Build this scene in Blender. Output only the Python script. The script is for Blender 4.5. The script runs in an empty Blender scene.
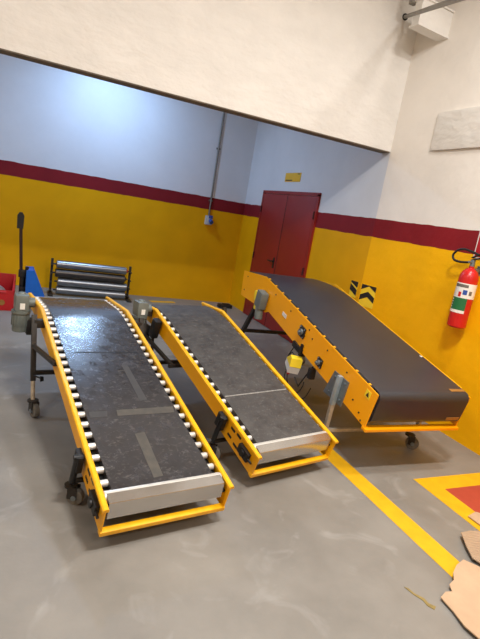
import bpy, bmesh, math, random
from mathutils import Vector, Matrix
random.seed(7)
SC = bpy.context.scene
COL = SC.collection
PI = math.pi

# ------------------------------------------------------------------ materials
def lin(h):
    h = h.lstrip('#'); v = [int(h[i:i+2], 16)/255 for i in (0, 2, 4)]
    return tuple((c/12.92 if c <= .04045 else ((c+.055)/1.055)**2.4) for c in v) + (1,)

def mat(name, col, rough=.5, metal=0., var=.12, scale=6., bump=0., bscale=60., col2=None, spec=None, detail=6, stretch=None, rvar=0.):
    m = bpy.data.materials.new(name); m.use_nodes = True
    nt = m.node_tree; N = nt.nodes; L = nt.links
    b = N['Principled BSDF']
    c = lin(col) if isinstance(col, str) else col
    tc = N.new('ShaderNodeTexCoord'); mp = N.new('ShaderNodeMapping')
    L.new(tc.outputs['Object'], mp.inputs['Vector'])
    if stretch: mp.inputs['Scale'].default_value = stretch
    nz = N.new('ShaderNodeTexNoise'); nz.inputs['Scale'].default_value = scale; nz.inputs['Detail'].default_value = detail
    nz.inputs['Roughness'].default_value = .62
    L.new(mp.outputs[0], nz.inputs['Vector'])
    cr = N.new('ShaderNodeValToRGB')
    cr.color_ramp.elements[0].position = .3; cr.color_ramp.elements[1].position = .7
    if col2: c2 = lin(col2) if isinstance(col2, str) else col2
    else: c2 = tuple(min(1, x*(1+var)) for x in c[:3]) + (1,)
    c1 = c if col2 else tuple(x*(1-var) for x in c[:3]) + (1,)
    cr.color_ramp.elements[0].color = c1; cr.color_ramp.elements[1].color = c2
    L.new(nz.outputs['Fac'], cr.inputs['Fac']); L.new(cr.outputs['Color'], b.inputs['Base Color'])
    b.inputs['Roughness'].default_value = rough; b.inputs['Metallic'].default_value = metal
    if rvar:
        mr = N.new('ShaderNodeMapRange'); mr.inputs['To Min'].default_value = rough-rvar; mr.inputs['To Max'].default_value = rough+rvar
        mr.inputs['From Min'].default_value = .3; mr.inputs['From Max'].default_value = .7
        L.new(nz.outputs['Fac'], mr.inputs['Value']); L.new(mr.outputs['Result'], b.inputs['Roughness'])
    if spec is not None: b.inputs['Specular IOR Level'].default_value = spec
    if bump:
        n2 = N.new('ShaderNodeTexNoise'); n2.inputs['Scale'].default_value = bscale; n2.inputs['Detail'].default_value = 5
        L.new(mp.outputs[0], n2.inputs['Vector'])
        bp = N.new('ShaderNodeBump'); bp.inputs['Strength'].default_value = bump; bp.inputs['Distance'].default_value = .02
        L.new(n2.outputs['Fac'], bp.inputs['Height']); L.new(bp.outputs['Normal'], b.inputs['Normal'])
    return m

def wall_mat(name, white, red, yellow, z_red=1.6, z_white=1.8, bump=.3):
    """painted wall: yellow dado, dark red stripe, white above (paint edges at fixed heights)"""
    m = mat(name, white, .6, bump=bump, bscale=9, scale=1.3, var=.05, spec=.2)
    nt = m.node_tree; N = nt.nodes; L = nt.links; b = N['Principled BSDF']
    base = b.inputs['Base Color'].links[0].from_socket
    tc = N.new('ShaderNodeTexCoord'); sp = N.new('ShaderNodeSeparateXYZ'); L.new(tc.outputs['Object'], sp.inputs[0])
    nz = N.new('ShaderNodeTexNoise'); nz.inputs['Scale'].default_value = 5; L.new(tc.outputs['Object'], nz.inputs['Vector'])
    wob = N.new('ShaderNodeMath'); wob.operation = 'MULTIPLY_ADD'; wob.inputs[1].default_value = .02
    L.new(nz.outputs['Fac'], wob.inputs[0]); L.new(sp.outputs['Z'], wob.inputs[2])
    def above(z):
        g = N.new('ShaderNodeMath'); g.operation = 'GREATER_THAN'; g.inputs[1].default_value = z+.01
        L.new(wob.outputs[0], g.inputs[0]); return g
    def paint(h, v):
        r = N.new('ShaderNodeValToRGB'); c = lin(h); n3 = N.new('ShaderNodeTexNoise'); n3.inputs['Scale'].default_value = 2.2; n3.inputs['Detail'].default_value = 7
        L.new(tc.outputs['Object'], n3.inputs['Vector']); L.new(n3.outputs['Fac'], r.inputs['Fac'])
        r.color_ramp.elements[0].position = .3; r.color_ramp.elements[1].position = .7
        r.color_ramp.elements[0].color = tuple(x*(1-v) for x in c[:3])+(1,); r.color_ramp.elements[1].color = tuple(min(1, x*(1+v)) for x in c[:3])+(1,)
        return r
    ye, re = paint(yellow, .07), paint(red, .12)
    m1 = N.new('ShaderNodeMix'); m1.data_type = 'RGBA'; m2 = N.new('ShaderNodeMix'); m2.data_type = 'RGBA'
    L.new(above(z_red).outputs[0], m1.inputs[0]); L.new(ye.outputs[0], m1.inputs[6]); L.new(re.outputs[0], m1.inputs[7])
    L.new(above(z_white).outputs[0], m2.inputs[0]); L.new(m1.outputs[2], m2.inputs[6]); L.new(base, m2.inputs[7])
    L.new(m2.outputs[2], b.inputs['Base Color'])
    return m

def floor_mat():
    m = mat('concrete_floor', '#837f78', .5, var=.17, scale=1.8, detail=9, bump=.06, bscale=30, rvar=.12)
    nt = m.node_tree; N = nt.nodes; L = nt.links; b = N['Principled BSDF']
    base = b.inputs['Base Color'].links[0].from_socket
    tc = N.new('ShaderNodeTexCoord')
    # pale scuffs and dark stains with shapes of their own
    n1 = N.new('ShaderNodeTexNoise'); n1.inputs['Scale'].default_value = 3.1; n1.inputs['Detail'].default_value = 10; n1.inputs['Distortion'].default_value = 1.6
    L.new(tc.outputs['Object'], n1.inputs['Vector'])
    r1 = N.new('ShaderNodeValToRGB'); r1.color_ramp.elements[0].position = .58; r1.color_ramp.elements[1].position = .74
    r1.color_ramp.elements[1].color = (.3, .3, .3, 1)
    L.new(n1.outputs['Fac'], r1.inputs['Fac'])
    mx = N.new('ShaderNodeMix'); mx.data_type = 'RGBA'; mx.inputs[7].default_value = lin('#b4b3b0')
    L.new(r1.outputs[0], mx.inputs[0]); L.new(base, mx.inputs[6])
    n2 = N.new('ShaderNodeTexNoise'); n2.inputs['Scale'].default_value = .9; n2.inputs['Detail'].default_value = 8; n2.inputs['Distortion'].default_value = .8
    L.new(tc.outputs['Object'], n2.inputs['Vector'])
    r2 = N.new('ShaderNodeValToRGB'); r2.color_ramp.elements[0].position = .56; r2.color_ramp.elements[1].position = .7
    r2.color_ramp.elements[1].color = (.5, .5, .5, 1)
    L.new(n2.outputs['Fac'], r2.inputs['Fac'])
    m2 = N.new('ShaderNodeMix'); m2.data_type = 'RGBA'; m2.inputs[7].default_value = lin('#74706b')
    L.new(r2.outputs[0], m2.inputs[0]); L.new(mx.outputs[2], m2.inputs[6])
    L.new(m2.outputs[2], b.inputs['Base Color'])
    return m

def belt_mat(name, dark, light, rough):
    m = mat(name, dark, rough, col2=light, scale=13, detail=10, bump=.05, bscale=120, rvar=.09, spec=.55)
    nt = m.node_tree; N = nt.nodes; L = nt.links; b = N['Principled BSDF']
    base = b.inputs['Base Color'].links[0].from_socket
    tc = N.new('ShaderNodeTexCoord'); mp = N.new('ShaderNodeMapping'); mp.inputs['Scale'].default_value = (26, 40, 26)
    mp.inputs['Rotation'].default_value = (0, 0, .5)
    L.new(tc.outputs['Object'], mp.inputs[0])
    n1 = N.new('ShaderNodeTexNoise'); n1.inputs['Scale'].default_value = 1.2; n1.inputs['Detail'].default_value = 10; n1.inputs['Distortion'].default_value = 1.
    L.new(mp.outputs[0], n1.inputs['Vector'])
    r = N.new('ShaderNodeValToRGB'); r.color_ramp.elements[0].position = .55; r.color_ramp.elements[1].position = .8
    r.color_ramp.elements[1].color = (.35, .35, .35, 1)
    L.new(n1.outputs['Fac'], r.inputs['Fac'])
    mx = N.new('ShaderNodeMix'); mx.data_type = 'RGBA'; mx.inputs[7].default_value = lin('#8a8784')
    L.new(r.outputs[0], mx.inputs[0]); L.new(base, mx.inputs[6]); L.new(mx.outputs[2], b.inputs['Base Color'])
    return m

M = {}
M['floor'] = floor_mat()
M['wall'] = wall_mat('painted_masonry_wall', '#e6e1d9', '#80191f', '#f0b300')
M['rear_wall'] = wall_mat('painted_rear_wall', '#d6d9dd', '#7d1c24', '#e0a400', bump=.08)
M['plaster'] = mat('rough_white_masonry', '#e0ddd7', .8, var=.05, scale=2.5, bump=.65, bscale=7, stretch=(1, 1, 1.8))
M['soffit'] = mat('dark_soffit', '#6f6558', .9, var=.2, scale=12, bump=.4, bscale=20)
M['ceiling'] = mat('ceiling_paint', '#dcd6cc', .8)
M['yellow'] = mat('yellow_machine_paint', '#f3ae00', .4, var=.06, scale=4)
M['yellow_rail'] = mat('worn_yellow_paint', '#f0b208', .42, var=.16, scale=14, detail=9)
M['orange_yellow'] = mat('orange_yellow_machine_paint', '#ffac00', .4, var=.04, scale=3)
M['belt_worn'] = belt_mat('worn_dark_belt', '#2e2d2f', '#38373a', .22)
M['belt_mid'] = belt_mat('scuffed_grey_belt', '#363434', '#4c4a48', .5)
M['belt_new'] = mat('smooth_black_belt', '#2a2b31', .38, col2='#313238', scale=3, bump=.01, bscale=150, spec=.5)
M['tape'] = mat('dull_brown_tape', '#544f46', .6, col2='#413f3b', scale=22)
M['tape_faint'] = mat('rubbed_brown_tape', '#403e3b', .6, col2='#383738', scale=22)
M['seam'] = mat('belt_seam_dark', '#121214', .7)
M['seam_light'] = mat('belt_seam_pale', '#8d8b86', .6, var=.4, scale=30)
M['roller'] = mat('zinc_roller', '#d8d6cf', .35, .35, var=.12, scale=20)
M['black'] = mat('black_plastic', '#151516', .5, var=.25)
M['dark_bed'] = mat('dark_slider_bed', '#0e0e0f', .7, var=.3)
M['steel'] = mat('brushed_steel_cover', '#c2bfbb', .2, .92, var=.04, scale=3, rvar=.05)
M['dark_steel'] = mat('dark_leg_steel', '#332f2b', .5, .4, var=.25, scale=12)
M['zinc'] = mat('galvanised_steel', '#7d888f', .42, .6, var=.18, scale=18)
M['light_zinc'] = mat('bright_zinc', '#a9bac4', .4, .5, var=.12, scale=18)
M['worn_zinc'] = mat('worn_zinc_tube', '#b5ab98', .5, .4, var=.2, scale=20)
M['rubber'] = mat('caster_rubber', '#6b6862', .6, var=.25, scale=20)
M['motor'] = mat('grey_green_motor', '#6f7671', .5, .15, var=.15, scale=9)
M['label_white'] = mat('white_label', '#e6e4dd', .5, var=.04)
M['red'] = mat('red_gloss', '#c21d1c', .3, var=.06)
M['red_box'] = mat('red_box_paint', '#b3121a', .45, var=.12)
M['door'] = mat('dark_red_door', '#8c1d1a', .42, var=.05, scale=2)
M['door_gap'] = mat('door_gap_shade', '#3c0d0d', .7)
M['green'] = mat('green_label', '#1d6b3c', .5, var=.1)
M['blue'] = mat('blue_jack_paint', '#0e62c4', .4, var=.1)
M['blue_plug'] = mat('blue_socket', '#2c4f9c', .4)
M['handle_red'] = mat('dark_maroon_handle', '#2b1413', .5)
M['grey_plastic'] = mat('pale_grey_plastic', '#b9bdbf', .5)
M['grey_sack'] = mat('grey_bundle', '#8f8886', .7, var=.15, scale=8)
M['roll_steel'] = mat('scratched_steel_roller', '#8d9094', .34, .9, var=.3, scale=5, stretch=(1, 16, 16))
M['roll_dark'] = mat('oily_steel_roller', '#57514c', .38, .8, var=.3, scale=5, stretch=(1, 16, 16))
M['sign_yellow'] = mat('yellow_sign', '#f5d62f', .5, var=.04)
M['door_sign'] = mat('door_sign_yellow', '#e6b41c', .5, var=.04)
M['ink'] = mat('dark_ink', '#1b1a17', .6)
M['line_yellow'] = mat('yellow_floor_paint', '#dfab0e', .55, var=.1, scale=9, detail=9)
M['line_red'] = mat('red_floor_paint', '#a8402f', .6, var=.1, scale=8, detail=9)
M['card'] = mat('brown_cardboard', '#bda082', .9, var=.07, scale=9)
M['card_dark'] = mat('brown_cardboard_cut', '#a88b68', .9)
M['pipe'] = mat('grey_steel_pipe', '#7d7a74', .45, .5, var=.12)
M['beam_grey'] = mat('grey_painted_steel', '#8b877f', .6)
M['orange_tape'] = mat('orange_tape', '#94672c', .6, var=.2, scale=20)
M['wire'] = mat('black_cable', '#1d1c1b', .5)
M['dull_yellow'] = mat('faded_streak', '#8d7a45', .7, var=.25, scale=30)
M['bare_light'] = mat('lamp_housing', '#e8e8e8', .5)

def corrugated():
    m = mat('corrugated_card', '#bda286', .9, var=.06, scale=8)
    nt = m.node_tree; N = nt.nodes; L = nt.links; b = N['Principled BSDF']
    tc = N.new('ShaderNodeTexCoord'); w = N.new('ShaderNodeTexWave'); w.inputs['Scale'].default_value = 28; w.bands_direction = 'Y'
    L.new(tc.outputs['Object'], w.inputs['Vector'])
    bp = N.new('ShaderNodeBump'); bp.inputs['Strength'].default_value = .7; bp.inputs['Distance'].default_value = .01
    L.new(w.outputs['Fac'], bp.inputs['Height']); L.new(bp.outputs['Normal'], b.inputs['Normal'])
    return m
M['corrugated'] = corrugated()

# ------------------------------------------------------------------ mesh builder
class MB:
    def __init__(s, off=(0, 0, 0)): s.bm = bmesh.new(); s.off = Vector(off)
    def _v(s, pts): return [s.bm.verts.new(Vector(p)) for p in pts]
    def box(s, c, d, rot=None, bev=0.):
        b = bmesh.new(); bmesh.ops.create_cube(b, size=1.)
        bmesh.ops.scale(b, vec=d, verts=b.verts)
        if bev: bmesh.ops.bevel(b, geom=b.edges[:], offset=bev, segments=2, affect='EDGES', profile=.7)
        mx = Matrix.Translation(c)
        if rot is not None: mx = mx @ (rot.to_4x4() if hasattr(rot, 'to_4x4') else rot)
        bmesh.ops.transform(b, matrix=mx, verts=b.verts); s._merge(b); return s
    def _merge(s, b):
        me = bpy.data.meshes.new('tmp'); b.to_mesh(me); b.free(); s.bm.from_mesh(me); bpy.data.meshes.remove(me)
    def cyl(s, a, b_, r, r2=None, seg=16, bev=0.):
        a, b_ = Vector(a), Vector(b_); d = b_-a; b = bmesh.new()
        bmesh.ops.create_cone(b, cap_ends=True, segments=seg, radius1=r, radius2=r if r2 is None else r2, depth=d.length)
        if bev:
            es = [e for e in b.edges if any(len(f.verts) > 4 for f in e.link_faces)]
            bmesh.ops.bevel(b, geom=es, offset=bev, segments=2, affect='EDGES', profile=.7)
        q = Vector((0, 0, 1)).rotation_difference(d.normalized())
        bmesh.ops.transform(b, matrix=Matrix.Translation((a+b_)/2) @ q.to_matrix().to_4x4(), verts=b.verts); s._merge(b); return s
    def tube(s, pts, r, seg=8):
        pts = [Vector(p) for p in pts]; rings = []
        up = None
        for i, p in enumerate(pts):
            t = (pts[min(i+1, len(pts)-1)]-pts[max(i-1, 0)]).normalized()
            if up is None: up = t.orthogonal().normalized()
            else: up = (up - t*up.dot(t)).normalized()
            w = t.cross(up)
            rings.append(s._v([p+(up*math.cos(2*PI*k/seg)+w*math.sin(2*PI*k/seg))*r for k in range(seg)]))
        for A, B in zip(rings, rings[1:]):
            for k in range(seg): s.bm.faces.new((A[k], A[(k+1) % seg], B[(k+1) % seg], B[k]))
        s.bm.faces.new(rings[0][::-1]); s.bm.faces.new(rings[-1]); return s
    def bar(s, a, b_, w, h=None, bev=.003):
        """square tube between two points"""
        a, b_ = Vector(a), Vector(b_); d = b_-a; h = h or w
        q = d.normalized().to_track_quat('Z', 'Y')
        return s.box((a+b_)/2, (w, h, d.length), q.to_matrix(), bev)
    def prism(s, poly, a, b_, axis='x'):
        def P(u, v, t): return {'x': (t, u, v), 'y': (u, t, v), 'z': (u, v, t)}[axis]
        A = s._v([P(u, v, a) for u, v in poly]); B = s._v([P(u, v, b_) for u, v in poly]); n = len(poly)
        for k in range(n): s.bm.faces.new((A[k], A[(k+1) % n], B[(k+1) % n], B[k]))
        s.bm.faces.new(A[::-1]); s.bm.faces.new(B); return s
    def loft(s, secs):
        rings = [s._v(c) for c in secs]; n = len(rings[0])
        for A, B in zip(rings, rings[1:]):
            for k in range(n): s.bm.faces.new((A[k], A[(k+1) % n], B[(k+1) % n], B[k]))
        s.bm.faces.new(rings[0][::-1]); s.bm.faces.new(rings[-1]); return s
    def lathe(s, prof, c, axis=(0, 0, 1), seg=24):
        q = Vector((0, 0, 1)).rotation_difference(Vector(axis).normalized()); rings = []
        for r, z in prof:
            rings.append(s._v([Vector(c)+q @ Vector((r*math.cos(2*PI*k/seg), r*math.sin(2*PI*k/seg), z)) for k in range(seg)]))
        for A, B in zip(rings, rings[1:]):
            for k in range(seg): s.bm.faces.new((A[k], A[(k+1) % seg], B[(k+1) % seg], B[k]))
        s.bm.faces.new(rings[0][::-1]); s.bm.faces.new(rings[-1]); return s
    def build(s, name, material, parent=None, loc=None, smooth=True):
        bmesh.ops.translate(s.bm, vec=s.off, verts=s.bm.verts)
        bmesh.ops.recalc_face_normals(s.bm, faces=s.bm.faces)
        me = bpy.data.meshes.new(name); s.bm.to_mesh(me); s.bm.free()
        if smooth:
            me.polygons.foreach_set('use_smooth', [True]*len(me.polygons)); me.set_sharp_from_angle(angle=math.radians(35))
        me.materials.append(material)
        o = bpy.data.objects.new(name, me); COL.objects.link(o)
        if parent is not None: o.parent = parent
        if loc is not None: o.location = loc
        return o

def thing(name, label, cat, loc=(0, 0, 0), rz=0., group=None):
    o = bpy.data.objects.new(name, None); COL.objects.link(o); o.empty_display_size = .1
    o.location = loc; o.rotation_euler = (0, 0, rz)
    return tag(o, label, cat, group)
def tag(o, label, cat, group=None):
    o['label'] = label; o['category'] = cat
    if group: o['group'] = group
    return o
def struct(o): o['kind'] = 'structure'; return o

# ------------------------------------------------------------------ the setting
YB, XD, XR = 7.97, 3.43, 3.515       # rear wall, wall with the door, front right wall
YL = 4.35                            # face of the masonry over the opening
XL, YF, ZC = -4.6, -4.5, 4.6
struct(MB().box(((XL+3.7)/2, (YF+YB)/2+.1, -.05), (3.7-XL+.4, YB-YF+.6, .1)).build('floor', M['floor'], smooth=False))
struct(MB().box(((XL+XD)/2, YB+.1, 2.3), (XD-XL+.4, .2, 4.6)).build('wall_back', M['rear_wall'], smooth=False))
# wall with the door, running on to the opening
struct(MB().box((XD+.1, (YL+YB)/2+.05, 2.3), (.2, YB-YL+.1, 4.6)).build('wall_rear_right', M['rear_wall'], smooth=False))
# front right wall: a shallow pilaster beside the opening, then the recessed bay
w = MB(); w.prism([(XD, YL+.0), (XD+.04, 4.10), (XR-.012, 3.9), (XR, 3.75), (XR, YF), (XR+.2, YF), (XR+.2, YL)], 0, 4.6, 'z')
struct(w.build('wall_right', M['wall']))
struct(MB().box(((XL+XD)/2, YL+.075, 3.54), (XD-XL, .15, 2.08)).build('wall_opening', M['plaster'], smooth=False))
struct(MB().box(((XL+XD)/2, YL+.076, 2.497), (XD-XL-.02, .142, .012)).build('trim_1', M['soffit'], smooth=False))  # darker strip along the underside of the opening masonry
struct(MB().box((XL-.1, (YF+YB)/2, 2.3), (.2, YB-YF, 4.6)).build('wall_left', M['wall'], smooth=False))
struct(MB().box(((XL+XR)/2, YF-.1, 2.3), (XR-XL+.4, .2, 4.6)).build('wall_front', M['wall'], smooth=False))
struct(MB().box(((XL+XR)/2, (YF+YL)/2, ZC+.05), (XR-XL+.6, YL-YF+.3, .1)).build('ceiling', M['ceiling'], smooth=False))
struct(MB().box(((XL+XD)/2, (YB+YL)/2+.1, 3.95), (XD-XL+.2, YB-YL+.3, .1)).build('ceiling_rear', M['ceiling'], smooth=False))
# concrete beam strip in the right wall bay
struct(MB().box((XR-.0, 1.2, 2.675), (.05, 5.3, .35), bev=.008).build('trim_2', M['plaster']))
# short beam end high in the corner
cb = MB(); cb.prism([(3.12, 3.553), (3.56, 3.533), (3.56, 3.745), (3.12, 3.765)], 3.965, 4.06, 'y')
cb.prism([(3.11, 3.540), (3.56, 3.520), (3.56, 3.535), (3.11, 3.555)], 3.95, 4.08, 'y')
cb.prism([(3.11, 3.765), (3.56, 3.745), (3.56, 3.76), (3.11, 3.78)], 3.95, 4.08, 'y')
struct(cb.build('trim_3', M['plaster'], smooth=False))
struct(MB().box((3.12, 4.10, 4.0), (.06, .06, .5), bev=.005).build('trim_4', M['beam_grey']))

# steel pipe sticking out of the masonry high in the corner
t = thing('steel_pipe', 'grey steel pipe sticking out of a hole high in the masonry', 'pipe', (3.247, YL, 3.748))
MB().cyl((.026, .05, .02), (-1.229, -2.15, -.846), .017).build('pipe', M['pipe'], t)
MB().cyl((0, .02, 0), (0, -.006, 0), .032).build('socket_hole', M['ink'], t)

# double door
d = struct(thing('door_1', 'dark red double door in the yellow and white wall', 'door', (XD, 6.395, 0)))
fr = MB(); y0, y1 = -.805, .805
MB().box((-.012, -.403, 1.0), (.03, .795, 1.985), bev=.004).build('door_leaf', M['door'], d)
MB().box((-.012, .403, 1.0), (.03, .795, 1.985), bev=.004).build('door_leaf', M['door'], d)
fr.box((-.01, -.83, 1.01), (.036, .05, 2.02)); fr.box((-.01, .83, 1.01), (.036, .05, 2.02)); fr.box((-.01, 0, 2.02), (.036, 1.71, .045))
fr.build('door_frame', M['door'], d, smooth=False)
MB().box((-.022, 0, 1.0), (.012, .016, 1.96)).build('door_seam', M['door_gap'], d, smooth=False)
hd = MB(); hd.box((-.031, .075, .98), (.008, .045, .16), bev=.003); hd.cyl((-.03, .075, 1.0), (-.075, .075, 1.0), .011); hd.bar((-.072, .07, 1.0), (-.072, .2, 1.0), .018)
hd.build('door_handle', M['black'], d)
for z in (.35, 1.0, 1.75):
    for y in (-.815, .815): MB().cyl((-.034, y, z-.05), (-.034, y, z+.05), .011).build('hinge', M['door_gap'], d)

# sign above the door
s = thing('wall_sign', 'small yellow rectangular sign on the white wall above the red door', 'sign', (XD-.004, 6.39, 2.245))
MB().box((0, 0, 0), (.006, .46, .125), bev=.002).build('sign_plate', M['door_sign'], s)
MB().box((-.004, .1, -.042), (.002, .2, .014)).build('printed_line', M['ink'], s); MB().box((-.004, -.17, .045), (.002, .07, .01)).build('printed_line', M['ink'], s)

# conduit and socket on the rear wall
c = MB(); c.cyl((0, 0, 0), (0, 0, 2.4), .014)
for z in (.25, 1.1, 1.9): c.box((0, .012, z), (.07, .008, .025)); c.cyl((0, 0, z-.012), (0, 0, z+.012), .018)
tag(c.build('conduit_pipe', M['pipe'], loc=(2.79, YB-.02, 1.5)), 'thin grey conduit pipe running up the back wall', 'pipe')
s = thing('socket_box', 'small grey socket box with blue outlet under the conduit pipe', 'socket', (2.795, YB-.03, 1.42))
MB().box((0, 0, 0), (.12, .07, .15), bev=.012).build('box_body', M['grey_plastic'], s)
sb = MB(); sb.cyl((.02, -.03, -.0), (.03, -.085, -.03), .032, .036); sb.box((.02, -.03, .06), (.07, .03, .05), bev=.005); sb.build('outlet', M['blue_plug'], s)

# hazard stickers on the right wall
def hazard(name, label, y0, y1, z0, z1, x, chev):
    t = thing(name, label, 'sticker', (x, (y0+y1)/2, (z0+z1)/2), group='hazard stickers')
    w, h = abs(y1-y0), z1-z0
    MB().box((0, 0, 0), (.003, w, h)).build('sticker_sheet', M['sign_yellow'], t, smooth=False)
    k = MB(); X0, X1 = -.0035, -.0015
    b = h/4
    for i in (0, 2):
        zt = h/2 - i*b
        if chev:   # arrow stripes: apex of the stripe in the middle, pointing up
            up = .85*b
            if i == 0: poly = [(-w/2, zt), (-w/2, zt-b), (0, zt-b+up), (w/2, zt-b), (w/2, zt)]
            else: poly = [(-w/2, zt), (-w/2, zt-b), (0, zt-b+up), (w/2, zt-b), (w/2, zt), (0, zt+up)]
        else:
            poly = [(-w/2, zt), (-w/2, zt-b*1.5), (w/2, zt-b*.3), (w/2, min(h/2, zt+b*1.2))]
            if i == 0: poly = [(-w/2, zt), (-w/2, zt-b*1.5), (w/2, zt-b*.4), (w/2, zt)]
        A = k._v([(X0, y, z) for y, z in poly]); B = k._v([(X1, y, z) for y, z in poly]); n = len(poly)
        for q in range(n): k.bm.faces.new((A[q], A[(q+1) % n], B[(q+1) % n], B[q]))
        k.bm.faces.new(A); k.bm.faces.new(B[::-1])
    k.build('black_stripe', M['ink'], t, smooth=False)
    return t
hazard('hazard_sticker', 'narrow sticker of slanting black and yellow stripes, farther of the two on the yellow wall', 4.53, 4.40, .90, 1.084, XD-.003, False)
hazard('hazard_sticker', 'wider sticker with black and yellow chevrons, nearer the fire extinguisher', 4.33, 4.12, .84, 1.08, XD+.016, True).rotation_euler.z = .159

# ------------------------------------------------------------------ floor markings
def poly_floor(name, pts, m, parent=None, z=.002, th=.002):
    b = MB(); b.prism(pts, z-th, z, 'z'); return b.build(name, m, parent, smooth=False)
tag(poly_floor('floor_line', [(2.066, 2.75), (2.066, 1.15), (2.208, 1.15), (2.200, 2.75)], M['line_yellow'], z=.0025), 'long straight yellow line painted on the grey floor', 'floor marking')
t = thing('painted_bay', 'red rectangle with yellow border painted on floor at right', 'floor marking', (2.58, 2.24, 0))
poly_floor('bay_border', [(0, 0), (0, -1.3), (.15, -1.3), (.15, -.145), (.93, -.145), (.93, 0)], M['line_yellow'], t, .0025)
poly_floor('bay_fill', [(.15, -.145), (.15, -1.3), (.93, -1.3), (.93, -.145)], M['line_red'], t, .0025)

# ------------------------------------------------------------------ conveyors
class Frame:
    """side profile of a conveyor: an incline of length L1, then a flatter head of length L2"""
    def __init__(f, W, z0, inc, L1, i2, L2):
        f.W, f.z0, f.inc, f.L1, f.i2, f.L2 = W, z0, inc, L1, i2, L2
        f.d1 = (math.cos(inc), math.sin(inc)); f.n1 = (-math.sin(inc), math.cos(inc))
        f.d2 = (math.cos(i2), math.sin(i2)); f.n2 = (-math.sin(i2), math.cos(i2))
        a = (inc+i2)/2; k = 1/math.cos((inc-i2)/2); f.nm = (-math.sin(a)*k, math.cos(a)*k)
    def __call__(f, s, n, x=0.):
        if abs(s-f.L1) < 1e-4: d, nn, p = f.d1, f.nm, s
        elif s < f.L1: d, nn, p = f.d1, f.n1, s
        if s <= f.L1+1e-4: y, z = d[0]*s+nn[0]*n, f.z0+d[1]*s+nn[1]*n
        else:
            y = f.d1[0]*f.L1+f.d2[0]*(s-f.L1)+f.n2[0]*n; z = f.z0+f.d1[1]*f.L1+f.d2[1]*(s-f.L1)+f.n2[1]*n
        return Vector((x, y, z))
    def rot(f, s):  return Matrix.Rotation(f.inc if s <= f.L1 else f.i2, 3, 'X')
    def sweep(f, mb, stations):
        """stations: list of (s, [(x, n), ...])"""
        mb.loft([[f(s, n, x) for x, n in sec] for s, sec in stations]); return mb
    def box(f, mb, s, n, x, d, bev=0.): mb.box(f(s, n, x), d, f.rot(s), bev); return mb

def caster(parent, off, x, y, r=.05, ang=0.3):
    ca = MB(off)
    ca.cyl((x, y, r*2.35), (x, y, r*2.1), r*.75); R = Matrix.Rotation(ang, 3, 'Z')
    for sx in (-1, 1):
        p = R @ Vector((sx*.024, -.018, 0)); ca.box((x+p.x, y+p.y, r*1.5), (.005, .05, r*1.45), R, .001)
    o = ca.build('caster', M['dark_steel'], parent)
    c0 = Vector((x, y, r)) + R @ Vector((0, -.03, 0)); ax = R @ Vector((.018, 0, 0))
    MB(off).cyl(c0-ax, c0+ax, r, bev=.008).build('wheel', M['rubber'], o)
    MB(off).cyl(c0-ax*1.7, c0+ax*1.7, r*.3).build('axle', M['zinc'], o)

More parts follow.
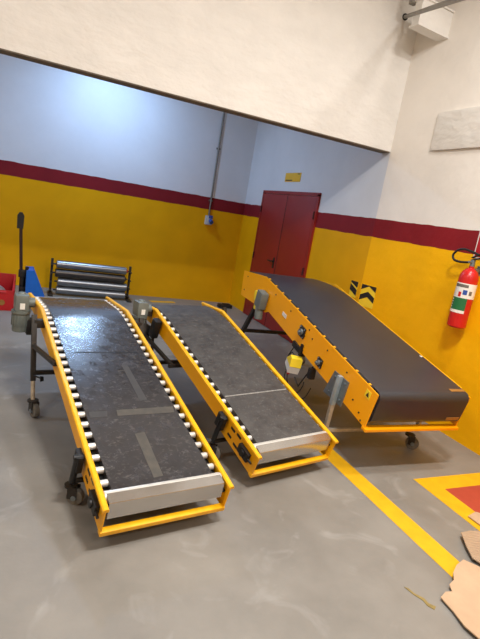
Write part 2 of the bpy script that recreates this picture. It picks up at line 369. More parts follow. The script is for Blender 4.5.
def low_conveyor(label, loc, yaw, W, z0, inc, L1, i2, L2, beltm, leg_y, brace, right_edge):
    f = Frame(W, z0, inc, L1, i2, L2); LT = L1+L2
    foot = Vector((W/2, 1.0, 0)); off = -foot
    ca, sa = math.cos(yaw), math.sin(yaw)
    base = Vector(loc)+Vector((ca*foot.x-sa*foot.y, sa*foot.x+ca*foot.y, 0))
    T = thing('belt_conveyor', label, 'conveyor', base, yaw, 'belt conveyors')
    sides = (('L', lambda x: x), ('R', lambda x: W-x))
    D = .168
    for nm, X in sides:
        b = MB(off)
        def sec(dep, a=0., c=.006): return [(X(a), -.004), (X(c), -.004), (X(c), -dep), (X(a), -dep)]
        f.sweep(b, [(.0, sec(D)), (.40, sec(D)), (.44, sec(.125)), (L1-.35, sec(.135)), (L1, sec(.15)), (LT, sec(.10))])
        pl = b.build('side_plate', M['yellow'], T)
        # rail along the top edge
        b = MB(off)
        def rs(): return [(X(-.013), -.018), (X(-.013), -.006), (X(-.007), 0), (X(.010), 0), (X(.016), -.006), (X(.016), -.018)]
        f.sweep(b, [(-.006, rs()), (L1, rs()), (LT, rs())]); b.build('rail', M['yellow_rail'], pl)
        # bearing and adjusters at the foot of the plate, dark slots
        b = MB(off)
        f.box(b, .12, -.085, X(-.012), (.026, .11, .06), .006); b.cyl(f(.12, -.085, X(-.035)), f(.12, -.085, X(0)), .022)
        b.cyl(f(.03, -.085, X(-.016)), f(.1, -.085, X(-.016)), .007)
        b.build('bearing', M['black'], pl)
        for s_, n_ in ((.22, -.05), (.29, -.06), (.3, -.12), (.22, -.13)):
            b = MB(off); f.box(b, s_, n_, X(-.001), (.004, .045, .016)); b.build('slot', M['ink'], pl)
    # belt body with rounded ends
    b = MB(off); r = .045; s0, s1 = .07, LT-.06; prof = []
    top = -.014
    for k in range(9): a = PI/2+PI*k/8; prof.append((s0+r+math.cos(a)*r, top-r+math.sin(a)*r))
    prof = prof[::-1]
    tn = .17; prof += [(s0+r+.04, top), (L1-tn-.05, top)] + [(L1+k/5*tn, top-tn*(inc-i2)/4*(1-abs(k)/5)**2) for k in range(-5, 6)] + [(L1+tn+.02, top), (s1-r-.02, top)]
    for k in range(9): a = PI/2-PI*k/8; prof.append((s1-r+math.cos(a)*r, top-r+math.sin(a)*r))
    prof.append((L1, top-2*r))
    bx0, bx1 = .058, W-right_edge
    b.loft([[f(s_, n_, x) for s_, n_ in prof] for x in (bx0, bx1)])
    belt = b.build('belt', beltm, T)
    # dark slider bed between the rails, under the roller nubs
    b = MB(off)
    def bs(): return [(.007, -.062), (W-.007, -.062), (W-.007, -.072), (.007, -.072)]
    f.sweep(b, [(.03, bs()), (L1, bs()), (LT-.02, bs())]); b.build('slider_bed', M['dark_bed'], T)
    # idler rollers: their bright ends show on both sides of the belt
    n = int((LT-.16)/.086)
    for k in range(n+1):
        s_ = .095+k*.086
        if s_ > LT-.05: break
        rr = .03 if k == 0 else .0175
        nr = -.036-.016*max(0, 1-abs(s_-L1)/.17)**1.5
        MB(off).cyl(f(s_, nr, .018), f(s_, nr, W-.018), rr, seg=14, bev=.004).build('roller', M['roller'], T)
    # folded steel nose cover
    b = MB(off)
    def strip(pts, th=.003):
        up = [f(s_, n_, .026) for s_, n_ in pts]; lo = [f(s_, n_, W-.026) for s_, n_ in pts]
        inner = [(s_+th, n_-th) for s_, n_ in pts][::-1]
        loop = pts+inner
        b.loft([[f(s_, n_, x) for s_, n_ in loop] for x in (.026, W-.026)])
    strip([(.088, -.004), (.035, -.010), (.031, -.016), (.024, -.098)])
    b.build('nose_cover', M['steel'], T)
    # cross tube closing the foot
    b = MB(off); b.box(f(.012, -D+.006, W/2), (W+.006, .034, .026), f.rot(0), .006)
    b.build('foot_bar', M['yellow_rail'], T)
    # stiffener beams below
    for s_ in (.6, 1.15, L1-.1):
        b = MB(off); b.box(f(s_, -.1, W/2), (W-.02, .04, .03), f.rot(s_)); b.build('cross_member', M['dark_steel'], T)
    # rear legs, sleeve + zinc inner tube + caster, braces and cross bar
    ty = leg_y+.20; zt = f(min(ty/math.cos(inc), L1), -.02).z
    for nm, X in sides:
        x = X(-.07)
        b = MB(off); b.bar((x, ty, zt+.03), (x, leg_y+.06, .235), .034); b.box((X(-.035), ty-.01, zt-.03), (.07, .05, .06), bev=.004)
        lg = b.build('leg', M['dark_steel'], T)
        MB(off).cyl((x, leg_y+.065, .25), (x, leg_y+.005, .10), .014).build('inner_tube', M['worn_zinc'], lg)
        k = MB(off); k.cyl((x, leg_y+.06, .275), (X(-.02), leg_y-.01, .275), .006); k.cyl((X(-.035), leg_y-.01, .275), (X(-.015), leg_y-.01, .275), .02, .016); k.build('clamp_knob', M['black'], lg)
        MB(off).bar((x, leg_y+.125, brace[0]), (X(-.012), brace[1], brace[2]), .026).build('brace', M['dark_steel'], T)
        caster(T, off, x, leg_y)
    b = MB(off); b.bar((-.07, leg_y+.075, .29), (W+.07, leg_y+.075, .29), .028); b.build('cross_bar', M['dark_steel'], T)
    # front swing legs
    for nm, X in sides:
        x = X(-.04); b = MB(off)
        b.cyl((x, .37, f(.38, -.03).z), (x, .44, .125), .017); b.cyl((X(-.01), .375, f(.38, -.04).z), (X(-.06), .375, f(.38, -.04).z), .013)
        b.box((X(-.028), .4, f(.4, -.08).z), (.03, .08, .1), f.rot(0), .006)
        b.build('front_leg', M['black'], T)
        caster(T, off, x, .45, .045, .9)
    b = MB(off); b.cyl((-.04, .44, .13), (W+.04, .44, .13), .014); b.build('front_axle', M['dark_steel'], T)
    # wear marks and seams on the belt
    return T, f, off, belt

def belt_patch(f, off, belt, name, corners, m, lift=.0012):
    """thin strip laid on the incline of a belt; corners as (x, s)"""
    b = MB(off); up = [f(s, -.014+lift, x) for x, s in corners]; lo = [f(s, -.0145, x) for x, s in corners]
    A, B = b._v(up), b._v(lo); n = len(A)
    b.bm.faces.new(A); b.bm.faces.new(B[::-1])
    for k in range(n): b.bm.faces.new((A[k], A[(k+1) % n], B[(k+1) % n], B[k]))
    return b.build(name, m, belt, smooth=False)

# --- left conveyor
T1, f1, o1, belt1 = low_conveyor('leftmost low conveyor with yellow frame, worn dark belt and crossing tape strips', (.389, 1.89, 0), .142, .653, .25, .239, 1.916, -.034, .574,
                                 M['belt_worn'], 1.52, (.47, 1.18, .5), .058)
belt_patch(f1, o1, belt1, 'belt_seam', [(.12, 1.315), (.55, 1.305), (.55, 1.293), (.12, 1.303)], M['seam'])
belt_patch(f1, o1, belt1, 'tape_and_streak', [(.235, .688), (.585, .682), (.575, .625), (.228, .635)], M['tape'])
belt_patch(f1, o1, belt1, 'tape_and_streak', [(.08, .688), (.18, .686), (.17, .636), (.074, .638)], M['tape_faint'])
belt_patch(f1, o1, belt1, 'tape_and_streak', [(.28, .475), (.338, .482), (.33, .15), (.278, .145)], M['tape'])
belt_patch(f1, o1, belt1, 'tape_and_streak', [(.391, 1.15), (.432, 1.165), (.446, .765), (.398, .755)], M['tape_faint'])
# gear motor hanging outside the head end
def gear_motor(T, f, off, x, s, drop, sc=1.):
    p = f(s, .02, x)
    b = MB(off); b.box(p+Vector((0, 0, -.05*sc)), (.13*sc, .16*sc, .17*sc), bev=.03*sc); b.cyl(p+Vector((0, 0, -.05*sc)), p+Vector((.12*sc, 0, -.05*sc)), .05*sc); b.cyl(p+Vector((0, 0, .02)), p+Vector((0, 0, .05*sc)), .045*sc, .03*sc)
    g = b.build('gear_motor', M['motor'], T)
    b = MB(off); b.cyl(p+Vector((0, 0, -.13*sc)), p+Vector((0, .0, -drop)), .075*sc, bev=.015, seg=24)
    for k in range(16):
        a = 2*PI*k/16; q = p+Vector((math.cos(a)*.079*sc, math.sin(a)*.079*sc, 0)); b.bar(q+Vector((0, 0, -.17*sc)), q+Vector((0, 0, -drop+.05)), .008)
    b.cyl(p+Vector((0, 0, -.13*sc)), p+Vector((0, 0, -.155*sc)), .088*sc, seg=24)
    b.build('motor_housing', M['motor'], g)
    b = MB(off); b.box(p+Vector((-.0, -.082*sc, -.075*sc)), (.045*sc, .004, .06*sc)); b.build('rating_plate', M['label_white'], g)
    b = MB(off); b.box(p+Vector((.085*sc, 0, -.23)), (.05, .1, .12), bev=.01); b.build('terminal_box', M['black'], g)
gear_motor(T1, f1, o1, -.105, 2.16, .27, .78)

# --- middle conveyor
T2, f2, o2, belt2 = low_conveyor('middle low conveyor with yellow frame and scuffed grey belt', (1.321, 2.242, 0), .212, .658, .25, .308, 1.631, -.023, .359,
                                 M['belt_mid'], 1.45, (.52, 1.15, .40), .03)
belt_patch(f2, o2, belt2, 'belt_seam', [(.066, .553), (.62, .563), (.62, .553), (.066, .543)], M['seam_light'])
b = MB(o2); b.bar((-.045, 1.15, .40), (.70, 1.15, .40), .026); b.build('cross_bar', M['dark_steel'], T2)
gear_motor(T2, f2, o2, -.10, 1.72, .20, .72)
b = MB(o2); f2.box(b, 1.5, -.1, -.04, (.06, .07, .16), .015); b.cyl(f2(1.5, -.17, -.04), f2(1.46, -.3, -.03), .012); b.build('switch_box', M['black'], T2)

# --- high conveyor at the right wall
def high_conveyor():
    W, z0, inc, L1, i2, L2, D = .825, .62, .216, 2.004, -.06, .577, .266
    yaw = -.027
    f = Frame(W, z0, inc, L1, i2, L2); LT = L1+L2
    foot = Vector((W/2, 1.2, 0)); off = -foot; ca, sa = math.cos(yaw), math.sin(yaw)
    base = Vector((2.124, 2.282, 0))+Vector((ca*foot.x-sa*foot.y, sa*foot.x+ca*foot.y, 0))
    T = thing('belt_conveyor', 'raised yellow conveyor with wide smooth black belt beside the right wall', 'conveyor', base, yaw, 'belt conveyors')
    sides = (('L', lambda x: x), ('R', lambda x: W-x))
    for nm, X in sides:
        b = MB(off); rt = 0 if nm == 'L' else -.012
        def sec(dep): return [(X(0), rt), (X(.007), rt), (X(.007), -dep), (X(0), -dep)]
        f.sweep(b, [(0, sec(D)), (L1-.25, sec(D)), (L1-.18, sec(.31)), (L1, sec(.32)), (LT, sec(.27))])
        pl = b.build('side_plate', M['orange_yellow'], T)
        if nm == 'R':
            b = MB(off); f.sweep(b, [(s_, [(X(-.004), -.012), (X(.012), -.012), (X(.012), .002), (X(-.004), .002)]) for s_ in (.1, L1, LT)]); b.build('edge_strip', M['yellow_rail'], pl)
        else:
            # dark slit under the belt edge and small clips
            b = MB(off); f.sweep(b, [(s_, [(.0075, -.004), (.026, -.004), (.026, .003), (.0075, .003)]) for s_ in (.08, L1)]); b.build('edge_gap', M['ink'], pl)
            for k in range(12):
                b = MB(off); f.box(b, .12+k*.165, .004, .014, (.018, .02, .004), .001); b.build('clip', M['yellow'], pl)
            for s_, n_ in ((.2, -.18), (.1, -.215), (.36, -.06), (.66, -.055), (.98, -.05), (.9, -.09), (1.35, -.06), (1.7, -.06), (2.45, -.05), (2.5, -.2), (.06, -.25), (1.02, -.13)):
                b = MB(off); b.cyl(f(s_, n_, -.006), f(s_, n_, .0), .0065, seg=8); b.build('bolt', M['dark_steel'], pl)
    # belt: flat loop around small nose pulleys
    b = MB(off); th = .245; r = .05; s0, s1 = -.01, LT-.02; top = .006; prof = []
    for c_, a0 in (((s0+r, top-th+r), PI*1.5), ((s0+r, top-r), PI)):
        for k in range(7): a = a0-(PI/2)*k/6; prof.append((c_[0]+math.cos(a)*r, c_[1]+math.sin(a)*r))
    r2 = .10
    prof.append((s0+r+.05, top))
    # the belt rounds the bend in a wide arc
    Tn, ang = .42, inc-i2
    arc = [(u*Tn, Tn*ang/4*(1-abs(u))**2) for u in [k/8 for k in range(-8, 9)]]
    prof.append((L1-Tn-.05, top))
    for ds, dn in arc: prof.append((L1+ds, top-dn))
    for c_, a0 in (((s1-r2, top-r2), PI/2), ((s1-r2, top-th+r2), 0)):
        for k in range(7): a = a0-(PI/2)*k/6; prof.append((c_[0]+math.cos(a)*r2, c_[1]+math.sin(a)*r2))
    prof.append((L1, top-th))
    b.loft([[f(s_, n_, x) for s_, n_ in prof] for x in (.021, W-.016)])
    belt = b.build('belt', M['belt_new'], T)
    b = MB(off); f.box(b, .06, .0075, W-.09, (.13, .03, .003)); b.build('tape_patch', M['orange_tape'], belt)
    b = MB(off); f.box(b, -.0115, -.19, W-.09, (.12, .003, .025)); b.build('tape_patch', M['orange_tape'], belt)
    # bar under the nose
    b = MB(off); b.box(f(.0, -D-.008, W/2), (W+.01, .05, .022), f.rot(0), .004); b.build('nose_bar', M['orange_yellow'], T)
    # warning sticker
    b = MB(off); f.box(b, .085, -.055, -.002, (.003, .055, .055)); ws = b.build('warning_sticker', M['sign_yellow'], T)
    b = MB(off)
    c0 = f(.085, -.055, -.0045)
    for tri in (((-.017, -.016), (.017, -.016), (0, .018)),):
        A = b._v([c0+f.rot(0) @ Vector((0, y, z)) for y, z in tri]); B = b._v([c0+f.rot(0) @ Vector((.001, y, z)) for y, z in tri])
        b.bm.faces.new(A); b.bm.faces.new(B[::-1])
        for k in range(3): b.bm.faces.new((A[k], A[(k+1) % 3], B[(k+1) % 3], B[k]))
    b.build('warning_triangle', M['ink'], ws, smooth=False)
    b = MB(off); f.box(b, 1.44, -.145, -.002, (.003, .085, .035)); b.build('white_label', M['label_white'], T)
    # flange bearings set into the plate
    for s_, n_, k_ in ((1.07, -.118, 1.1), (.70, -.19, .85)):
        b = MB(off); f.box(b, s_, n_, -.006, (.012, .085*k_, .085*k_), .004); bb = b.build('flange_bearing', M['dark_steel'], T)
        b = MB(off); b.cyl(f(s_, n_, -.03), f(s_, n_, 0), .026*k_); b.cyl(f(s_, n_, -.045), f(s_, n_, 0), .011*k_)
        for dy in (-1, 1):
            for dz in (-1, 1): b.cyl(f(s_+dy*.032*k_, n_+dz*.032*k_, -.017), f(s_+dy*.032*k_, n_+dz*.032*k_, 0), .007, seg=6)
        b.build('bearing_hub', M['zinc'], bb)
    # black guard at a notch in the lower edge
    b = MB(off); f.box(b, 1.06, -.265, -.004, (.03, .17, .05), .006); f.box(b, 1.0, -.22, -.006, (.02, .03, .04), .004); b.build('drive_guard', M['black'], T)
    # galvanised bracket with its leg
    for nm, X in sides:
        b = MB(off)
        poly = [(.485, -.125), (.295, -.105), (.285, -.305), (.53, -.34)]
        b.loft([[f(s_, n_, X(x)) for s_, n_ in poly] for x in (-.010, -.002)])
        for s_, n_ in ((.45, -.155), (.325, -.135), (.32, -.27), (.47, -.295)): b.cyl(f(s_, n_, X(-.02)), f(s_, n_, X(-.004)), .009, seg=6)
        bk = b.build('leg_bracket', M['zinc'], T)
        b = MB(off); b.bar((X(-.028), .395, .60), (X(-.03), .42, .37), .034, .034); b.build('leg_sleeve', M['light_zinc'], bk)
        b = MB(off); b.bar((X(-.03), .41, .5), (X(-.03), .435, .13), .03, .03); b.build('leg', M['worn_zinc'], T)
    caster(T, off, -.03, .435, .052, .4); caster(T, off, W-.06, .40, .052, .9)
    b = MB(off); b.bar((-.03, .435, .155), (W+.03, .435, .155), .026); b.build('cross_bar', M['worn_zinc'], T)
    # splayed rear legs
    for nm, X in sides:
        x = X(-.035); b = MB(off); b.bar((x, 2.0, .72), (x, 2.42, .13), .04); b.build('leg', M['dark_steel'], T); caster(T, off, x, 2.43, .05, .2)
    b = MB(off); b.bar((-.035, 2.21, .42), (W+.035, 2.21, .42), .035); b.build('cross_bar', M['dark_steel'], T)
    # drive unit near the head
    b = MB(off); p = f(1.88, -.2, -.045); b.box(p, (.08, .13, .17), f.rot(0), .02); b.cyl(p+Vector((0, .02, -.05)), p+Vector((0, .0, -.2)), .04, bev=.01); g = b.build('gear_motor', M['motor'], T)
    b = MB(off); b.box(p+Vector((-.0, .09, .02)), (.07, .05, .1), bev=.012); b.box(p+Vector((0, .06, -.09)), (.06, .07, .05), bev=.01); b.build('motor_guard', M['sign_yellow'], g)
    # hanging control box with cables
    q = f(1.02, -.40, -.02)
    R = Matrix.Rotation(.35, 3, 'X') @ Matrix.Rotation(-.25, 3, 'Z')
    def cb(pts, x0, x1):
        b = MB(off); b.prism(pts, x0, x1, 'x'); bmesh.ops.transform(b.bm, matrix=Matrix.Translation(q) @ R.to_4x4(), verts=b.bm.verts); return b
    cbx = cb([(-.07, .01), (.075, -.005), (.07, -.055), (-.07, -.055)], -.05, .045).build('control_box', M['label_white'], T)
    cb([(-.072, .012), (-.045, .08), (.0, .085), (.077, -.003)], -.052, .047).build('yellow_cover', M['sign_yellow'], cbx)
    for dy, mm, nm2 in ((-.03, 'red', 'red_button'), (.02, 'black', 'black_button'), (.05, 'green', 'green_button')):
        b = MB(off); b.cyl(q+R @ Vector((-.02, dy, -.055)), q+R @ Vector((-.025, dy, -.09)), .015); b.build(nm2, M[mm], cbx)
    b = MB(off)
    b.tube([f(1.15, -.27, .03), q+Vector((.0, .12, .03)), q+Vector((-.01, .04, .09)), q+Vector((0, -.0, .06))], .005)
    b.build('cable', M['wire'], T); b = MB(off)
    def loop(c, ry, rz, a0, a1): return [c+Vector((.01*math.sin(3*t), ry*math.cos(t), rz*math.sin(t))) for t in [a0+(a1-a0)*k/14 for k in range(15)]]
    b.tube(loop(q+Vector((0, -.05, -.12)), .16, .11, PI*.9, PI*2.15), .0045); b.build('cable', M['wire'], T); b = MB(off)
    b.tube(loop(q+Vector((.02, -.1, -.1)), .2, .16, PI*1.0, PI*2.0), .0045); b.build('cable', M['wire'], T); b = MB(off)
    b.tube([q+Vector((0, -.06, -.1)), q+Vector((0, -.14, -.15)), q+Vector((0, -.2, -.06)), f(.78, -.27, .01)], .006)
    b.build('cable', M['wire'], T)
    b = MB(off); b.box(f(.76, -.33, .0), (.05, .05, .09), bev=.008); b.cyl(f(.76, -.33, -.03), f(.76, -.33, .0), .016); b.build('limit_switch', M['black'], T)
    for s_ in (.25, .9, 1.6, 2.3):
        b = MB(off); b.box(f(s_, -.255, W/2), (W-.03, .05, .02), f.rot(s_)); b.build('cross_member', M['dark_steel'], T)
    return f, off, base, yaw
f3, o3, base3, yaw3 = high_conveyor()
# paper scrap lying on the high belt
R3 = Matrix.Rotation(yaw3, 3, 'Z'); p = R3 @ (f3(.53, .0075, .785)+o3)+base3
b = MB(); b.prism([(-.012, -.008), (.013, -.011), (.016, .006), (-.002, .013)], -.001, .002, 'z')
sc = b.build('paper_scrap', M['label_white'], loc=p, smooth=False); sc.rotation_euler = (.216, 0, .4)
tag(sc, 'tiny white paper scrap lying on the smooth black belt', 'paper')

# ------------------------------------------------------------------ fire extinguisher
E0 = Vector((XR-.10, 2.95, 0))
t = thing('fire_extinguisher', 'red fire extinguisher hung on the yellow wall', 'fire extinguisher', (E0.x, E0.y, .968))
R_ = .078
MB().lathe([(.0, .0), (.066, .0), (R_, .012), (R_, .42), (.074, .455), (.06, .485), (.035, .508), (.022, .515), (.022, .53), (.0, .53)], (0, 0, 0), seg=32).build('cylinder_body', M['red'], t)
def wrap(mb, z0, z1, a0, a1, r, n=14):
    for k in range(n):
        A, B = a0+(a1-a0)*k/n, a0+(a1-a0)*(k+1)/n
        v = mb._v([(r*math.cos(A), r*math.sin(A), z0), (r*math.cos(B), r*math.sin(B), z0), (r*math.cos(B), r*math.sin(B), z1), (r*math.cos(A), r*math.sin(A), z1)]); mb.bm.faces.new(v)
    bmesh.ops.remove_doubles(mb.bm, verts=mb.bm.verts, dist=1e-5)
b = MB(); wrap(b, .26, .385, PI*.72, PI*1.72, R_+.0012); lb = b.build('white_label', M['label_white'], t)
b = MB(); wrap(b, .35, .375, PI*.80, PI*1.3, R_+.002); b.build('grey_print', M['pipe'], lb)
b = MB(); wrap(b, .29, .325, PI*1.36, PI*1.46, R_+.002); b.build('grey_print', M['pipe'], lb)
b = MB(); wrap(b, .27, .31, PI*1.02, PI*1.12, R_+.002); b.build('red_print', M['red'], lb)
b = MB(); wrap(b, .29, .33, PI*1.16, PI*1.3, R_+.002); b.build('blue_print', M['blue_plug'], lb)
b = MB(); wrap(b, .155, .26, PI*.78, PI*1.36, R_+.0012); gl = b.build('green_label', M['green'], t)
b = MB(); wrap(b, .13, .155, PI*.78, PI*1.36, R_+.0012); b.build('white_label_foot', M['label_white'], t)
for k in range(4):
    b = MB(); wrap(b, .17+k*.022, .182+k*.022, PI*.82, PI*.88, R_+.002, 3); b.build('white_mark', M['label_white'], gl)
b = MB(); b.cyl((0, 0, .52), (0, 0, .585), .02); b.cyl((0, 0, .56), (-.05, 0, .565), .009); b.build('valve', M['zinc'], t)
b = MB(); b.bar((0, .02, .58), (-.02, -.12, .62), .018, .012); b.bar((0, .02, .60), (-.02, -.12, .665), .018, .01); b.build('squeeze_handle', M['ink'], t)
b = MB(); pts = []
hp = [(0, .02, .565), (0, .07, .555), (-.01, .13, .55), (-.02, .185, .56), (-.02, .205, .60), (-.02, .165, .645), (-.02, .10, .66), (-.01, .03, .65), (0, -.05, .63)]
def smooth_path(P, n=6):
    P = [Vector(p) for p in P]; out = []
    for i in range(len(P)-1):
        p0, p1, p2, p3 = P[max(i-1, 0)], P[i], P[i+1], P[min(i+2, len(P)-1)]
        for k in range(n):
            u = k/n; out.append(.5*((2*p1)+(p2-p0)*u+(2*p0-5*p1+4*p2-p3)*u*u+(3*p1-p0-3*p2+p3)*u**3))
    out.append(P[-1]); return out
b.tube(smooth_path(hp), .010); b.build('hose', M['black'], t)
b = MB(); b.box((.065, 0, .50), (.05, .03, .03), bev=.004); b.box((.093, 0, .50), (.006, .04, .08)); b.build('wall_hook', M['zinc'], t)

s = thing('wall_sign', 'red square sign with white border on the wall above the fire extinguisher', 'sign', (XR-.004, 2.915, 1.69))
MB().box((0, 0, 0), (.006, .26, .24), bev=.002).build('sign_plate', M['label_white'], s)
MB().box((-.004, 0, 0), (.003, .235, .215)).build('red_panel', M['red_box'], s)

# ------------------------------------------------------------------ stack of steel rollers by the rear wall
for sx, lab in ((-1, 'narrow dark upright at the left end of the steel roller stack'), (1, 'narrow dark upright at the right end of the steel roller stack')):
    rk = thing('roller_stand', lab, 'stand', (.925+sx*.575, 7.50, 0), 0, 'roller stands')
    MB().box((0, .02, .01), (.07, .32, .02), bev=.002).build('foot', M['dark_steel'], rk)
    MB().box((0, .09, .27), (.035, .03, .52), bev=.002).build('post', M['dark_steel'], rk)
    for z in (.078, .206, .334, .462): MB().box((0, .03, z-.021), (.03, .10, .014)).build('bracket_arm', M['dark_steel'], rk)
wh = ('second steel roller from the top of the stack, dark and oily', 'topmost steel roller of the stack against the back wall', 'bright steel roller third from the top of the stack', 'lowest steel roller of the stack on the floor rack')
for i, (z, r, m, dx, lab, tilt) in enumerate(((.462, .060, 'roll_steel', -.01, wh[1], .012), (.334, .0635, 'roll_dark', -.02, wh[0], 0), (.206, .0635, 'roll_steel', .02, wh[2], 0), (.078, .0635, 'roll_steel', .01, wh[3], 0))):
    t = thing('steel_roller', lab, 'roller', (.925+dx, 7.50, z), 0, 'stacked steel rollers')
    MB().lathe([(0, -.51), (r*.8, -.51), (r, -.50), (r, .50), (r*.8, .51), (0, .51)], (0, 0, 0), (1, 0, 0), 24).build('tube', M[m], t)
    MB().cyl((-.55, 0, 0), (.55, 0, 0), .012).build('axle', M['dark_steel'], t)
    if i == 0: MB().cyl((.51, 0, 0), (.53, 0, 0), .03).build('end_cap', M['red'], t)
    else: MB().cyl((.51, 0, 0), (.525, 0, 0), .03).build('end_cap', M['black'], t)

# ------------------------------------------------------------------ pallet jack
t = thing('pallet_jack', 'blue pallet jack with upright dark handle by the yellow back wall', 'pallet jack', (-.03, 6.62, 0), .03)
b = MB(); b.cyl((-.06, 0, 1.05), (-.02, 0, .42), .019); b.build('tiller_shaft', M['handle_red'], t)
b = MB(); b.prism([(-.04, 0), (.032, 0), (.036, .16), (.012, .2), (-.02, .2), (-.044, .16)], -.018, .018, 'y')
bmesh.ops.translate(b.bm, vec=(-.062, 0, .99), verts=b.bm.verts); b.build('grip', M['black'], t)
b = MB(); b.cyl((0, 0, .12), (0, 0, .44), .035); b.box((-.01, 0, .43), (.08, .10, .09), bev=.01); b.cyl((.045, .0, .14), (.045, 0, .52), .022); b.box((.02, 0, .24), (.1, .12, .05), bev=.008)
b.build('hydraulic_pump', M['black'], t)
for y in (-.05, .05):
    b = MB(); b.cyl((0.02, y-.02, .08), (0.02, y+.02, .08), .08, bev=.008, seg=24); b.build('steer_wheel', M['rubber'], t)
b = MB()
gus = [(.04, .13), (.035, .50), (.125, .505), (.285, .13), (.285, .10), (.04, .10)]
b.prism(gus, -.16, -.145, 'y'); b.prism(gus, .145, .16, 'y')
b.loft([[(.06, y, .49), (.120, y, .495), (.275, y, .12), (.255, y, .12), (.108, y, .47), (.06, y, .47)] for y in (-.145, .145)])
b.build('fork_frame', M['blue'], t)
for y in (-.17, .17):
    b = MB(); b.box((.70, y, .06), (.92, .15, .045), bev=.01); b.build('fork', M['blue'], t)
    b = MB(); b.cyl((1.06, y-.04, .035), (1.06, y+.04, .035), .035); b.build('load_wheel', M['rubber'], t)

# ------------------------------------------------------------------ red crate with bundle
t = thing('red_crate', 'open red crate on the floor at the far left', 'crate', (-.50, 6.60, 0))
b = MB(); Wc, Dc, Hf, Hb = .76, .5, .25, .37
b.box((0, -Dc/2, Hf/2), (Wc, .025, Hf), bev=.006); b.box((0, Dc/2, Hb/2), (Wc, .025, Hb), bev=.006)
for sx in (-1, 1): b.prism([(-Dc/2, 0), (Dc/2, 0), (Dc/2, Hb), (-Dc/2, Hf)], sx*Wc/2-.0125, sx*Wc/2+.0125, 'x')
b.box((0, 0, .015), (Wc-.02, Dc-.02, .03)); b.build('crate_body', M['red_box'], t)
b = MB(); b.tube([(-.3, -Dc/2-.016, Hf-.02), (.3, -Dc/2-.016, Hf-.02)], .012); b.build('rim', M['red_box'], t)
b = MB(); b.cyl((.26, -Dc/2-.014, .10), (.26, -Dc/2-.018, .10), .035); b.build('faded_mark', M['orange_tape'], t)
b = MB(); bmesh.ops.create_icosphere(b.bm, subdivisions=3, radius=1)
for v in b.bm.verts:
    k = 1+.06*math.sin(5*v.co.x+2)*math.cos(6*v.co.y); v.co = Vector((v.co.x*.28*k, v.co.y*.2, max(v.co.z, -.55)*.17*k))
tag(b.build('grey_bundle', M['grey_sack'], loc=(-.48, 6.60, .14)), 'pale grey rounded bundle lying in the open red crate', 'bundle')

# small black block on the floor by the corner
b = MB(); b.box((0, 0, .03), (.24, .12, .06), bev=.012); b.box((.02, 0, .065), (.12, .08, .015), bev=.005)
tag(b.build('black_block', M['black'], loc=(3.18, 7.55, 0)), 'small black block on the floor near the back corner', 'block')
tag(poly_floor('floor_line', [(1.86, 7.62), (1.9, 7.52), (2.32, 7.60), (2.30, 7.70)], M['line_yellow'], z=.0025), 'short yellow painted stub on floor near the back wall', 'floor marking')

# ------------------------------------------------------------------ torn cardboard
def sheet(name, label, pts, m, lift, th=.006, loc=(0, 0, 0)):
    """flat torn sheet, curling up at its edges; pts in world x, y"""
    b = bmesh.new(); cx = sum(p[0] for p in pts)/len(pts); cy = sum(p[1] for p in pts)/len(pts)
    vs = [b.verts.new((p[0]-cx, p[1]-cy, 0)) for p in pts]; f = b.faces.new(vs)
    bmesh.ops.triangulate(b, faces=[f]); bmesh.ops.subdivide_edges(b, edges=b.edges[:], cuts=5, use_grid_fill=True)
    for v in b.verts: v.co.z = lift(v.co.x, v.co.y)
    lo = min(v.co.z for v in b.verts)
    for v in b.verts: v.co.z += -lo+.004
    r = bmesh.ops.extrude_face_region(b, geom=b.faces[:]); up = [g for g in r['geom'] if isinstance(g, bmesh.types.BMVert)]
    bmesh.ops.translate(b, vec=(0, 0, th), verts=up)
    mb = MB(); mb._merge(b); o = mb.build(name, m, loc=(cx, cy, loc[2])); return tag(o, label, 'cardboard', 'torn cardboard')
big = [(1.877, 1.304), (1.93, 1.325), (1.965, 1.318), (1.985, 1.355), (2.03, 1.37), (2.06, 1.405), (2.12, 1.44), (2.198, 1.465), (2.25, 1.40), (2.34, 1.33), (2.42, 1.1), (2.3, .85), (1.95, .90), (1.86, 1.06), (1.85, 1.14), (1.87, 1.22)]
sheet('cardboard_sheet', 'large torn piece of plain brown cardboard on the floor', big, M['card'], lambda x, y: .02+.05*max(0, -x-.05)+.015*math.sin(9*x+4*y))
sm = [(2.39, 1.655), (2.47, 1.66), (2.60, 1.63), (2.68, 1.5), (2.60, 1.33), (2.40, 1.37), (2.30, 1.43), (2.28, 1.475), (2.32, 1.55)]
sheet('cardboard_sheet', 'smaller ribbed cardboard piece behind the large torn sheet', sm, M['corrugated'], lambda x, y: .02+.05*max(0, -x)+.012*math.sin(7*y))
fl = [(2.62, 1.80), (2.72, 1.83), (2.86, 1.72), (2.88, 1.55), (2.72, 1.50), (2.63, 1.64)]
sheet('cardboard_sheet', 'pale cardboard flap on the red floor paint at the right edge', fl, M['card'], lambda x, y: .02+.03*max(0, -x))
st = [(1.752, 1.412), (1.768, 1.40), (1.775, 1.365), (1.802, 1.33), (1.80, 1.30), (1.822, 1.275), (1.80, 1.262), (1.782, 1.29), (1.786, 1.318), (1.765, 1.36)]
tag(poly_floor('tape_and_streak', st, M['dull_yellow'], z=.003), 'faded brownish-yellow streak of old paint on floor left of the cardboard', 'tape')  # scuffed streak of old paint, laid as a thin sheet

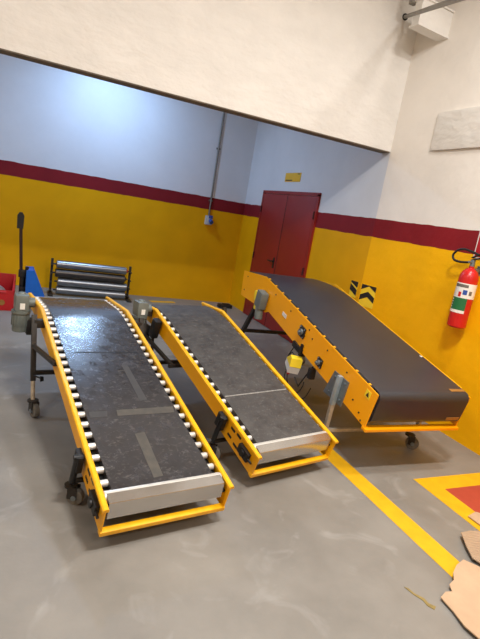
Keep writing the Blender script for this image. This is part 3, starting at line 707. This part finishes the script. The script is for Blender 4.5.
# ------------------------------------------------------------------ lamps of the two rooms, plus added fill lights
def area(name, loc, size, power, col, rot=(0, 0, 0)):
    l = bpy.data.lights.new(name, 'AREA'); l.shape = 'RECTANGLE'; l.size, l.size_y = size; l.energy = power; l.color = col
    o = bpy.data.objects.new(name, l); COL.objects.link(o); o.location = loc; o.rotation_euler = rot; return o
WARM, COOL = (1., .965, .93), (.42, .64, 1.)
area('lamp_and_fill', (1.2, .9, 4.3), (.6, .16), 158, WARM)
area('lamp_and_fill', (2.6, 1.8, 4.3), (.5, .16), 65, WARM)
area('lamp_and_fill', (-2.2, 1.2, 4.3), (1.3, .35), 75, WARM)  # added fill light at the left, no lamp known there
area('lamp_and_fill', (1.0, -2.2, 4.3), (1.3, .35), 85, WARM)  # another added fill, behind the camera, brightening the front walls
area('rear_lamp', (.95, 6.95, 3.62), (.36, .16), 60, COOL)
area('rear_lamp', (-2.9, 5.4, 3.62), (.9, .22), 72, (.50, .70, 1.))

w = bpy.data.worlds.new('World'); SC.world = w; w.use_nodes = True
w.node_tree.nodes['Background'].inputs[0].default_value = (.8, .85, .95, 1); w.node_tree.nodes['Background'].inputs[1].default_value = .15

# ------------------------------------------------------------------ camera
a, p_, r_ = .435446226, .212099970, .167602911
cy, sy, cp, sp = math.cos(a), math.sin(a), math.cos(p_), math.sin(p_)
F = Vector((sy*cp, cy*cp, -sp)); Rr = Vector((cy, -sy, 0)); U = Rr.cross(F)
R2 = Rr*math.cos(r_)+U*math.sin(r_); U2 = -Rr*math.sin(r_)+U*math.cos(r_)
cam = bpy.data.cameras.new('camera'); co = bpy.data.objects.new('camera', cam); COL.objects.link(co)
co.matrix_world = Matrix(((R2.x, U2.x, -F.x, 0), (R2.y, U2.y, -F.y, 0), (R2.z, U2.z, -F.z, 1.6), (0, 0, 0, 1)))
cam.sensor_fit = 'VERTICAL'; cam.sensor_height = 36; cam.lens = 36*480/639; cam.clip_start = .05
SC.camera = co
vs = SC.view_settings; vs.view_transform = 'Standard'; vs.look = 'None'; vs.gamma = 1; vs.exposure = 0.; vs.use_curve_mapping = False
SC.cycles.max_bounces = 8; SC.cycles.diffuse_bounces = 5; SC.cycles.use_denoising = True
